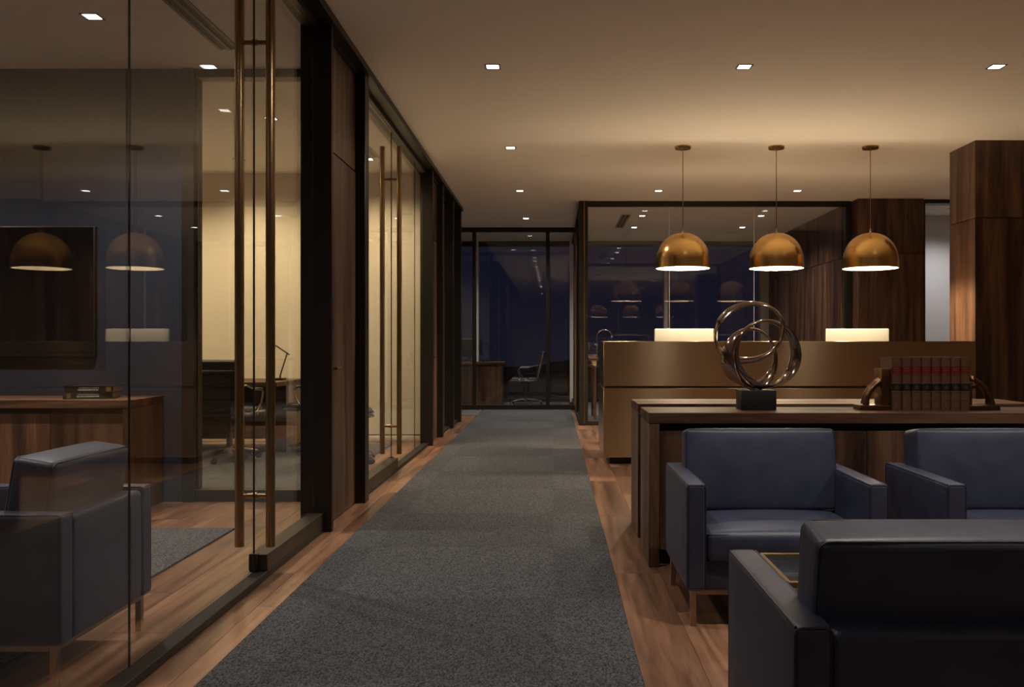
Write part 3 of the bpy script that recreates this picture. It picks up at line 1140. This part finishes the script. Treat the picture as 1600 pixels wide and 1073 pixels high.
armchair('armchair', 'navy leather armchair facing us in front of the sculpture', (0.9475, 3.96, 0), 0)
armchair('armchair', 'navy leather armchair facing us at the right edge, in front of the books', (2.0, 3.96, 0), 0)
armchair('armchair', 'near navy leather armchair with its back to us at lower right', (0.893, 2.145, 0), PI)
armchair('armchair', 'navy leather armchair behind the glass at lower left', (-1.945, 3.245, 0.012), -PI / 2, W=0.66)

# side table between the chairs
st = thing('side_table', 'brass framed glass side table half hidden behind the near armchair', 'table', (1.02, 2.93, 0))
TZ, tx, ty = 0.42, 0.30, 0.185
for s in (-1, 1):
    obj('top_bar', box(-tx, tx, s * ty - 0.009, s * ty + 0.009, TZ - 0.018, TZ, bev=0.001, seg=1), 'brass_fine', st)
    obj('top_bar', box(s * tx - 0.009, s * tx + 0.009, -ty + 0.009, ty - 0.009, TZ - 0.018, TZ, bev=0.001, seg=1), 'brass_fine', st)
    obj('foot_bar', box(-tx + 0.009, tx - 0.009, s * ty - 0.009, s * ty + 0.009, 0.0, 0.018, bev=0.001, seg=1), 'brass_fine', st)
    for q in (-1, 1):
        obj('leg', box(s * tx - 0.009, s * tx + 0.009, q * ty - 0.009, q * ty + 0.009, 0, TZ - 0.018, bev=0.001, seg=1), 'brass_fine', st)
obj('glass_top', box(-tx + 0.009, tx - 0.009, -ty + 0.009, ty - 0.009, TZ - 0.012, TZ - 0.002), 'table_glass', st)
obj('shelf', box(-tx + 0.009, tx - 0.009, -ty + 0.009, ty - 0.009, TZ - 0.075, TZ - 0.065, bev=0.001, seg=1), 'walnut_across', st)

# ================================================================== SCULPTURE
sp = thing('ring_sculpture', 'polished metal sculpture of interlocking rings on a black block', 'sculpture', (1.097, 4.85, ZC))
obj('plinth_block', box(-0.094, 0.094, -0.07, 0.07, 0, 0.106, bev=0.003), 'black_stone', sp)
bm = bmesh.new()
lathe(bm, [(0, 0.106), (0.035, 0.106), (0.03, 0.113), (0.022, 0.122), (0, 0.124)], 20)
obj('mount', bm, 'black_stone', sp)


def ribbon_ring(c, rx, rz, tilt, yaw, phase, wmax, wmin, th):
    """closed band whose lens section turns once as it goes round"""
    M = Matrix.Translation(c) @ Matrix.Rotation(yaw, 4, 'Z') @ Matrix.Rotation(tilt, 4, 'Y')
    n, seg = 96, 10
    bm = bmesh.new()
    loops = []
    for i in range(n):
        a = 2 * PI * i / n
        p = Vector((rx * math.cos(a), 0, rz * math.sin(a)))
        d = Vector((-rx * math.sin(a), 0, rz * math.cos(a))).normalized()
        nrm = Vector((0, 1, 0))
        rad = d.cross(nrm).normalized()
        w = wmin + (wmax - wmin) * (0.5 + 0.5 * math.cos(a - phase))
        tw = 0.9 * math.sin(a - phase)
        u = nrm * math.cos(tw) + rad * math.sin(tw)
        v = d.cross(u)
        loops.append([bm.verts.new(M @ (p + u * (w * math.cos(2 * PI * k / seg)) + v * (th * math.sin(2 * PI * k / seg)))) for k in range(seg)])
    for i in range(n):
        A, B = loops[i], loops[(i + 1) % n]
        for k in range(seg):
            bm.faces.new((A[k], A[(k + 1) % seg], B[(k + 1) % seg], B[k]))
    return bm


obj('ring', ribbon_ring((0.048, -0.018, 0.300), 0.170, 0.178, 0.15, 0.12, -PI / 2 + 0.5, 0.040, 0.013, 0.0085), 'polished_steel', sp, ang=70)
obj('ring', ribbon_ring((-0.034, 0.012, 0.418), 0.186, 0.150, -0.30, -0.22, PI * 0.95, 0.034, 0.008, 0.0085), 'polished_steel', sp, ang=70)
obj('ring', ribbon_ring((-0.024, 0.000, 0.278), 0.158, 0.156, 0.25, 0.42, -PI / 2 - 0.4, 0.040, 0.007, 0.0085), 'polished_steel', sp, ang=70)

# ================================================================== BOOKS AND BOOKENDS
BW, BD, BH = 0.0522, 0.185, 0.283
BX0, BY0 = 1.806, 4.77


def law_book(label, loc):
    t = thing('leather_volume', label, 'book', loc, group='row of leather volumes on the console')
    h = BW / 2 - 0.001
    bm = bmesh.new()
    for s in (-1, 1):
        bx(bm, s * h - (0.004 if s > 0 else 0), s * h + (0 if s > 0 else 0.004), -BD / 2 + 0.012, BD / 2, 0, BH)
    obj('boards', bm, 'book_board', t)
    # rounded spine
    bm = bmesh.new()
    rows = []
    n = 8
    pts = [(h * math.sin(-PI / 2 + PI * i / n) , -BD / 2 + 0.012 - 0.012 * math.cos(-PI / 2 + PI * i / n)) for i in range(n + 1)]
    zs = [0, BH]
    for z in zs:
        rows.append([bm.verts.new((x, y, z)) for x, y in pts])
    for i in range(n):
        bm.faces.new((rows[0][i], rows[0][i + 1], rows[1][i + 1], rows[1][i]))
    bm.faces.new(rows[0])
    bm.faces.new(list(reversed(rows[1])))
    obj('spine', bm, 'book_leather', t, ang=50)

    def strip(z0, z1, grow, name, mat, frac=1.0):
        bm = bmesh.new()
        R = []
        hh, dd = h * frac, 0.012 + grow
        P = [(hh * math.sin(-PI / 2 + PI * i / n), -BD / 2 + 0.012 - dd * math.cos(math.asin(max(-1, min(1, frac * math.sin(-PI / 2 + PI * i / n)))))) for i in range(n + 1)]
        for z in (z0, z1):
            R.append([bm.verts.new((x, y, z)) for x, y in P])
        for i in range(n):
            bm.faces.new((R[0][i], R[0][i + 1], R[1][i + 1], R[1][i]))
        bm.faces.new(R[0])
        bm.faces.new(list(reversed(R[1])))
        return obj(name, bm, mat, t, ang=50)
    strip(0.193, 0.233, 0.0010, 'red_label', 'label_red')
    strip(0.105, 0.141, 0.0010, 'black_label', 'label_black')
    for z in (0.0535, 0.100, 0.143, 0.189, 0.236, 0.243):
        strip(z, z + 0.0028, 0.0020, 'raised_band', 'gilt' if z in (0.189, 0.236, 0.143, 0.100) else 'book_board')
    for z, f in ((0.2235, 0.62), (0.2125, 0.70), (0.200, 0.18), (0.132, 0.18), (0.1235, 0.5), (0.115, 0.42), (0.012, 0.62), (0.018, 0.35)):
        strip(z, z + 0.0022, 0.0018, 'gilt_line', 'gilt', f)
    obj('page_block', box(-h + 0.004, h - 0.004, -BD / 2 + 0.012, BD / 2 - 0.004, 0.003, BH - 0.004), 'paper_edge', t)
    return t


ordn = ['first', 'second', 'third', 'fourth', 'fifth', 'sixth', 'seventh', 'last']
proto = None
for i in range(8):
    lab = '%s brown leather volume of the row, counted from the left bookend' % ordn[i]
    if i == 7:
        lab = 'last brown leather volume of the row, against the right bookend'
    loc = (BX0 + (i + 0.5) * BW, BY0 + BD / 2, ZC)
    if proto is None:
        proto = law_book(lab, loc)
    else:
        dup(proto, loc, 0, lab)


def bookend(x, side, label):
    """side=-1: stands left of the row"""
    t = thing('bookend', label, 'bookend', (x, BY0 + 0.075, ZC), group='bronze horn bookends')
    s = side
    a, b = sorted((0.0, s * 0.165))
    obj('foot', box(a, b, -0.06, 0.06, 0.0, 0.026, bev=0.003), 'bookend_bronze', t)
    if s < 0:
        a, b = sorted((s * 0.002, s * 0.05))
        obj('upright', box(a, b, -0.055, 0.055, 0.026, 0.222, bev=0.003), 'bookend_bronze', t)
    else:
        a, b = sorted((s * 0.002, s * 0.016))
        obj('upright', box(a, b, -0.055, 0.03, 0.026, 0.150, bev=0.003), 'bookend_bronze', t)
    p0 = Vector((s * 0.128, -0.02, 0.024))
    p1 = Vector((s * 0.125, -0.02, 0.115))
    p2 = Vector((s * 0.03, -0.02, 0.165))
    for k, (dy, rr) in enumerate(((-0.018, 0.017), (0.018, 0.016))):
        pts = []
        rad = []
        for i in range(15):
            u = i / 14
            p = p0 * (1 - u) ** 2 + p1 * 2 * u * (1 - u) + p2 * u ** 2
            pts.append(p + Vector((0, dy * (1 - 0.3 * u), 0.006 * k)))
            rad.append(rr * (1.0 - 0.25 * u) * (1 + 0.10 * math.sin(u * 26)))
        bm = bmesh.new()
        tube(bm, pts, rad, 12)
        obj('horn', bm, 'bookend_bronze', t)
    bm = bmesh.new()
    lathe(bm, [(0, -0.018), (0.012, -0.014), (0.018, 0), (0.012, 0.014), (0, 0.018)], 12, (s * 0.03, -0.02, 0.165))
    obj('knuckle', bm, 'bookend_bronze', t)
    return t


bookend(BX0 - 0.001, -1, 'bronze bookend with curved horn at the left end of the leather volumes')
bookend(BX0 + 8 * BW + 0.001, 1, 'bronze bookend with curved horn at the right end of the leather volumes')


# two books lying on the credenza
def lying_book(z, w, d, h, rot, mat, label, band, dx=0.0):
    t = thing('lying_book', label, 'book', (-3.19 + dx, 6.20, z), rot, group='books lying on the credenza')
    bm = bmesh.new()
    bx(bm, -w / 2, w / 2, -d / 2, d / 2, 0, 0.004)
    bx(bm, -w / 2, w / 2, -d / 2, d / 2, h - 0.004, h)
    bx(bm, -w / 2, w / 2, -d / 2, -d / 2 + 0.004, 0.004, h - 0.004)
    obj('cover', bm, mat, t)
    obj('page_block', box(-w / 2 + 0.003, w / 2 - 0.003, -d / 2 + 0.004, d / 2 - 0.004, 0.004, h - 0.004), 'paper_edge', t)
    bm = bmesh.new()
    x = -w * 0.22
    while x < w * 0.20:
        ww = random.uniform(0.004, 0.009)
        bx(bm, x, x + ww, -d / 2 - 0.0006, -d / 2, h * 0.30, h * 0.55)
        x += ww + random.uniform(0.002, 0.005)
    x = -w * 0.2
    while x < w * 0.22:
        bx(bm, x, x + 0.003, -d / 2 - 0.0006, -d / 2, h * 0.68, h * 0.80)
        x += 0.006
    obj('spine_print', bm, 'print_pale', t)
    obj('spine_badge', box(-w * 0.42 if band else w * 0.36, -w * 0.34 if band else w * 0.46, -d / 2 - 0.0006, -d / 2, h * 0.15, h * 0.9), 'gilt', t)
    return t


lying_book(0.77, 0.31, 0.235, 0.044, math.radians(14), 'book_green', 'dark green hardback lying on the credenza, lower of two', True)
lying_book(0.814, 0.31, 0.225, 0.044, math.radians(9), 'book_brown', 'dark brown hardback lying on the credenza, upper of two', False, 0.015)

# ================================================================== TELEVISION
tv = thing('television', 'large dark flat television mounted on the navy wall', 'television', (-4.055, 6.50, 1.057))
obj('casing', box(-0.75, 0.75, -0.045, -0.001, 0.0, 0.935, bev=0.004), 'bezel_bronze', tv)
obj('screen', box(-0.742, 0.742, -0.048, -0.044, 0.03, 0.927), 'screen_black', tv)
obj('chin_bar', box(-0.742, 0.742, -0.050, -0.044, 0.004, 0.026), 'screen_black', tv)
bm = bmesh.new()
lathe(bm, [(0, -0.004), (0.004, 0), (0, 0.004)], 10, (0.045, -0.051, 0.008))
obj('standby_light', bm, 'standby_red', tv)


# ================================================================== OFFICE CHAIRS
def office_chair(label, loc, rotz):
    t = thing('office_chair', label, 'office chair', loc, rotz, group='black leather swivel chairs')
    # seat: three soft pads on a sling
    bm = bmesh.new()
    for k in range(3):
        cushion(bm, 0.235, 0.080, 0.034, 0.024, (0, 0, 0.008), n=4, mat4=Matrix.Translation((0, -0.165 + 0.15 * k, 0.475 - 0.006 * (k == 1))))
    obj('seat', bm, 'black_leather', t)
    bm = bmesh.new()
    M0 = Matrix.Translation((0, 0.225, 0.50)) @ Matrix.Rotation(math.radians(-13), 4, 'X')
    for k in range(4):
        cushion(bm, 0.228, 0.034, 0.068, 0.024, (0, 0.008, 0), n=4, mat4=M0 @ Matrix.Translation((0, 0.0, 0.06 + 0.122 * k)))
    obj('backrest', bm, 'black_leather', t)
    for s in (-1, 1):
        bm = bmesh.new()
        pr = [(-0.26, 0.452), (-0.25, 0.468), (-0.05, 0.462), (0.13, 0.458), (0.20, 0.475), (0.235, 0.52)]
        for k in range(1, 6):
            pr.append(((M0 @ Vector((0, 0, 0.02 + 0.485 * k / 5)))[1], (M0 @ Vector((0, 0, 0.02 + 0.485 * k / 5)))[2]))
        tube(bm, [(s * 0.243, y, z) for y, z in pr], 0.01, 8, flat=(0.006, 0.015), ref=(1, 0, 0))
        sf = obj('side_rail', bm, 'chrome', t)
        bm = bmesh.new()
        a = M0 @ Vector((0, 0, 0.24))
        loop = [(s * 0.25, a.y, a.z), (s * 0.275, a.y - 0.06, a.z + 0.005), (s * 0.285, 0.05, 0.69), (s * 0.285, -0.08, 0.685), (s * 0.283, -0.125, 0.655), (s * 0.278, -0.10, 0.56), (s * 0.268, -0.03, 0.475), (s * 0.245, 0.0, 0.458)]
        tube(bm, loop, 0.009, 8)
        ar = obj('armrest', bm, 'chrome', t)
        bm = bmesh.new()
        tube(bm, [(s * 0.283, 0.09, 0.699), (s * 0.286, 0.0, 0.701), (s * 0.286, -0.085, 0.695)], 0.014, 8, flat=(0.020, 0.010), ref=(1, 0, 0))
        obj('arm_pad', bm, 'black_leather', ar)
    bm = bmesh.new()
    a = M0 @ Vector((0, 0.024, 0.40))
    tube(bm, [(-0.243, a.y, a.z), (0, a.y + 0.02, a.z), (0.243, a.y, a.z)], 0.010, 8)
    tube(bm, [(-0.24, 0.06, 0.445), (0, 0.05, 0.425), (0.24, 0.06, 0.445)], 0.012, 8)
    tube(bm, [(-0.24, -0.10, 0.445), (0, -0.06, 0.425), (0.24, -0.10, 0.445)], 0.012, 8)
    obj('stretcher', bm, 'chrome', t)
    bm = bmesh.new()
    bx(bm, -0.06, 0.06, -0.09, 0.09, 0.395, 0.43, bev=0.01)
    lathe(bm, [(0, 0.10), (0.030, 0.10), (0.030, 0.26), (0.016, 0.27), (0.016, 0.40), (0, 0.40)], 18)
    obj('gas_lift', bm, 'dark_plastic', t)
    bm = bmesh.new()
    lathe(bm, [(0, 0.075), (0.036, 0.08), (0.038, 0.12), (0.03, 0.13), (0, 0.13)], 18)
    hub = obj('base_hub', bm, 'chrome', t)
    for k in range(5):
        a = 2 * PI * k / 5 + 0.3
        c, s_ = math.cos(a), math.sin(a)
        bm = bmesh.new()
        pts = [(r * c, r * s_, z) for r, z in ((0.02, 0.108), (0.12, 0.105), (0.22, 0.088), (0.285, 0.076), (0.30, 0.062))]
        tube(bm, pts, [0.020, 0.017, 0.014, 0.012, 0.010], 8)
        obj('base_leg', bm, 'chrome', t)
        bm = bmesh.new()
        px, py = 0.30 * c, 0.30 * s_
        tube(bm, [(px, py, 0.068), (px, py, 0.045)], 0.008, 8)
        for q in (-1, 1):
            ox, oy = -s_ * q * 0.013, c * q * 0.013
            tube(bm, [(px + ox * 0.3, py + oy * 0.3, 0.026), (px + ox * 1.6, py + oy * 1.6, 0.026)], 0.026, 14)
        obj('caster', bm, 'dark_plastic' if k % 2 else 'chrome', t)
    return t


oc = office_chair('black leather swivel chair with its back to us, behind the pull bars', (-3.15, 8.72, 0.012), PI - 0.12)
dup(oc, (-2.47, 9.42, 0.012), -PI / 2 - 0.25, 'swivel chair at the right end of the desk in the cream office')
dup(oc, (-1.98, 8.55, 0.012), PI / 2 + 0.2, 'swivel chair half hidden behind the walnut door and its posts')
dup(oc, (-0.52, 16.55, 0.010), -PI / 2, 'lone swivel chair beside the far desk at the end of the corridor')

# ================================================================== DESKS
dk = thing('office_desk', 'walnut desk with a lamp in front of the cream wall', 'desk', (-3.70, 9.60, 0.012))
dzt = 0.745
obj('desk_top', box(-0.93, 0.93, -0.62, 0.40, dzt - 0.045, dzt, bev=0.002, seg=1), 'walnut_across', dk)
for x in (-0.90, 0.72):
    obj('pedestal', box(x, x + 0.18, -0.20, 0.38, 0.0, dzt - 0.045, bev=0.002, seg=1), 'walnut_vertical', dk)
obj('modesty_panel', box(-0.72, 0.72, 0.30, 0.325, 0.08, dzt - 0.045, bev=0.002, seg=1), 'walnut_across', dk)

dl = thing('desk_lamp', 'slim bronze articulated lamp on the desk by the cream wall', 'lamp', (-2.93, 9.55, 0.757))
obj('lamp_foot', box(-0.10, 0.065, -0.07, 0.07, 0, 0.022, bev=0.004), 'lamp_bronze', dl)
bm = bmesh.new()
tube(bm, [(0.02, 0, 0.014), (0.02, 0, 0.05)], 0.009, 10)
tube(bm, [(0.02, 0, 0.05), (0.095, 0, 0.29)], 0.0075, 8)
obj('lower_arm', bm, 'lamp_bronze', dl)
bm = bmesh.new()
tube(bm, [(0.12, 0, 0.268), (-0.075, 0, 0.40)], 0.0075, 8)
lathe(bm, [(0, -0.01), (0.010, 0), (0, 0.01)], 10, (0.095, 0, 0.286))
obj('upper_arm', bm, 'lamp_bronze', dl)
bm = bmesh.new()
lathe(bm, [(0.0, 0.05), (0.012, 0.048), (0.016, 0.03), (0.040, -0.01), (0.045, -0.035), (0.042, -0.035), (0.034, -0.008), (0.0, 0.02)], 18, (-0.075, 0, 0.375))
obj('lamp_head', bm, 'lamp_bronze', dl)

fd = thing('far_desk', 'walnut desk in front of the night windows at the corridor end', 'desk', (-1.80, 16.62, 0.010))
obj('desk_top', box(-0.95, 0.91, -0.34, 0.36, 0.755, 0.795, bev=0.002, seg=1), 'walnut_across', fd)
obj('end_panel', box(0.82, 0.865, -0.32, 0.34, 0, 0.755, bev=0.002, seg=1), 'walnut_vertical', fd)
obj('end_panel', box(-0.90, -0.855, -0.32, 0.34, 0, 0.755, bev=0.002, seg=1), 'walnut_vertical', fd)
obj('front_panel', box(-0.855, 0.82, -0.30, -0.275, 0.01, 0.755, bev=0.002, seg=1), 'walnut_vertical', fd)
l2 = thing('slim_lamp', 'thin task lamp standing on the far desk', 'lamp', (-1.27, 16.6, 0.805))
bm = bmesh.new()
lathe(bm, [(0, 0), (0.06, 0), (0.06, 0.01), (0, 0.014)], 18)
obj('lamp_foot', bm, 'dark_plastic', l2)
bm = bmesh.new()
tube(bm, [(0.0, 0, 0.01), (-0.09, 0, 0.33)], 0.006, 8)
obj('stem', bm, 'chrome', l2)
bm = bmesh.new()
tube(bm, [(-0.11, 0, 0.335), (0.12, 0, 0.335)], 0.012, 8, flat=(0.018, 0.006), ref=(0, 1, 0))
obj('light_head', bm, 'dark_plastic', l2)
mn = thing('dark_monitor', 'dark monitor on the far desk, partly behind the glass wall end', 'monitor', (-1.72, 16.62, 0.805))
bm = bmesh.new()
cushion(bm, 0.26, 0.012, 0.16, 0.008, n=2, mat4=Matrix.Translation((0, 0, 0.26)))
obj('casing', bm, 'dark_plastic', mn)
obj('top_edge', box(-0.25, 0.25, -0.014, 0.014, 0.418, 0.426), 'computer_white', mn)
bm = bmesh.new()
bx(bm, -0.09, 0.09, -0.07, 0.07, 0, 0.008, bev=0.002)
bx(bm, -0.025, 0.025, 0.0, 0.012, 0.008, 0.15)
obj('stand', bm, 'dark_plastic', mn)

# table and arc lamp in the office behind reception
tb = thing('meeting_table', 'narrow high walnut table inside the glazed office behind reception', 'table', (1.12, 13.75, 0.010))
obj('table_top', box(-0.56, 0.72, -0.42, 0.42, 0.88, 0.915, bev=0.002, seg=1), 'walnut_across', tb)
for x in (-0.50, 0.62):
    for y in (-0.36, 0.36):
        lgm = obj('leg', box(x - 0.022, x + 0.022, y - 0.022, y + 0.022, 0.0, 0.80, bev=0.002, seg=1), 'walnut_vertical', tb)
        obj('leg_cap', box(x - 0.024, x + 0.024, y - 0.024, y + 0.024, 0.80, 0.88, bev=0.002, seg=1), 'chrome', lgm)
al = thing('arc_lamp', 'small chrome arc lamp showing left of the reception desk top', 'lamp', (0.70, 13.60, 0.925))
bm = bmesh.new()
lathe(bm, [(0, 0), (0.07, 0), (0.07, 0.012), (0.02, 0.018), (0, 0.018)], 20)
obj('lamp_foot', bm, 'chrome', al)
bm = bmesh.new()
pts = [(-0.04, 0, 0.015), (-0.04, 0, 0.30)]
for i in range(1, 13):
    a = PI - PI * 0.93 * i / 12
    pts.append((0.075 + 0.115 * math.cos(a), 0, 0.315 + 0.115 * math.sin(a)))
tube(bm, pts, 0.006, 8)
obj('arc_stem', bm, 'chrome', al)
bm = bmesh.new()
lathe(bm, [(0, 0.02), (0.012, 0.018), (0.022, -0.012), (0.02, -0.012), (0, 0.0)], 14, (0.19, 0, 0.325))
obj('lamp_head', bm, 'chrome', al)
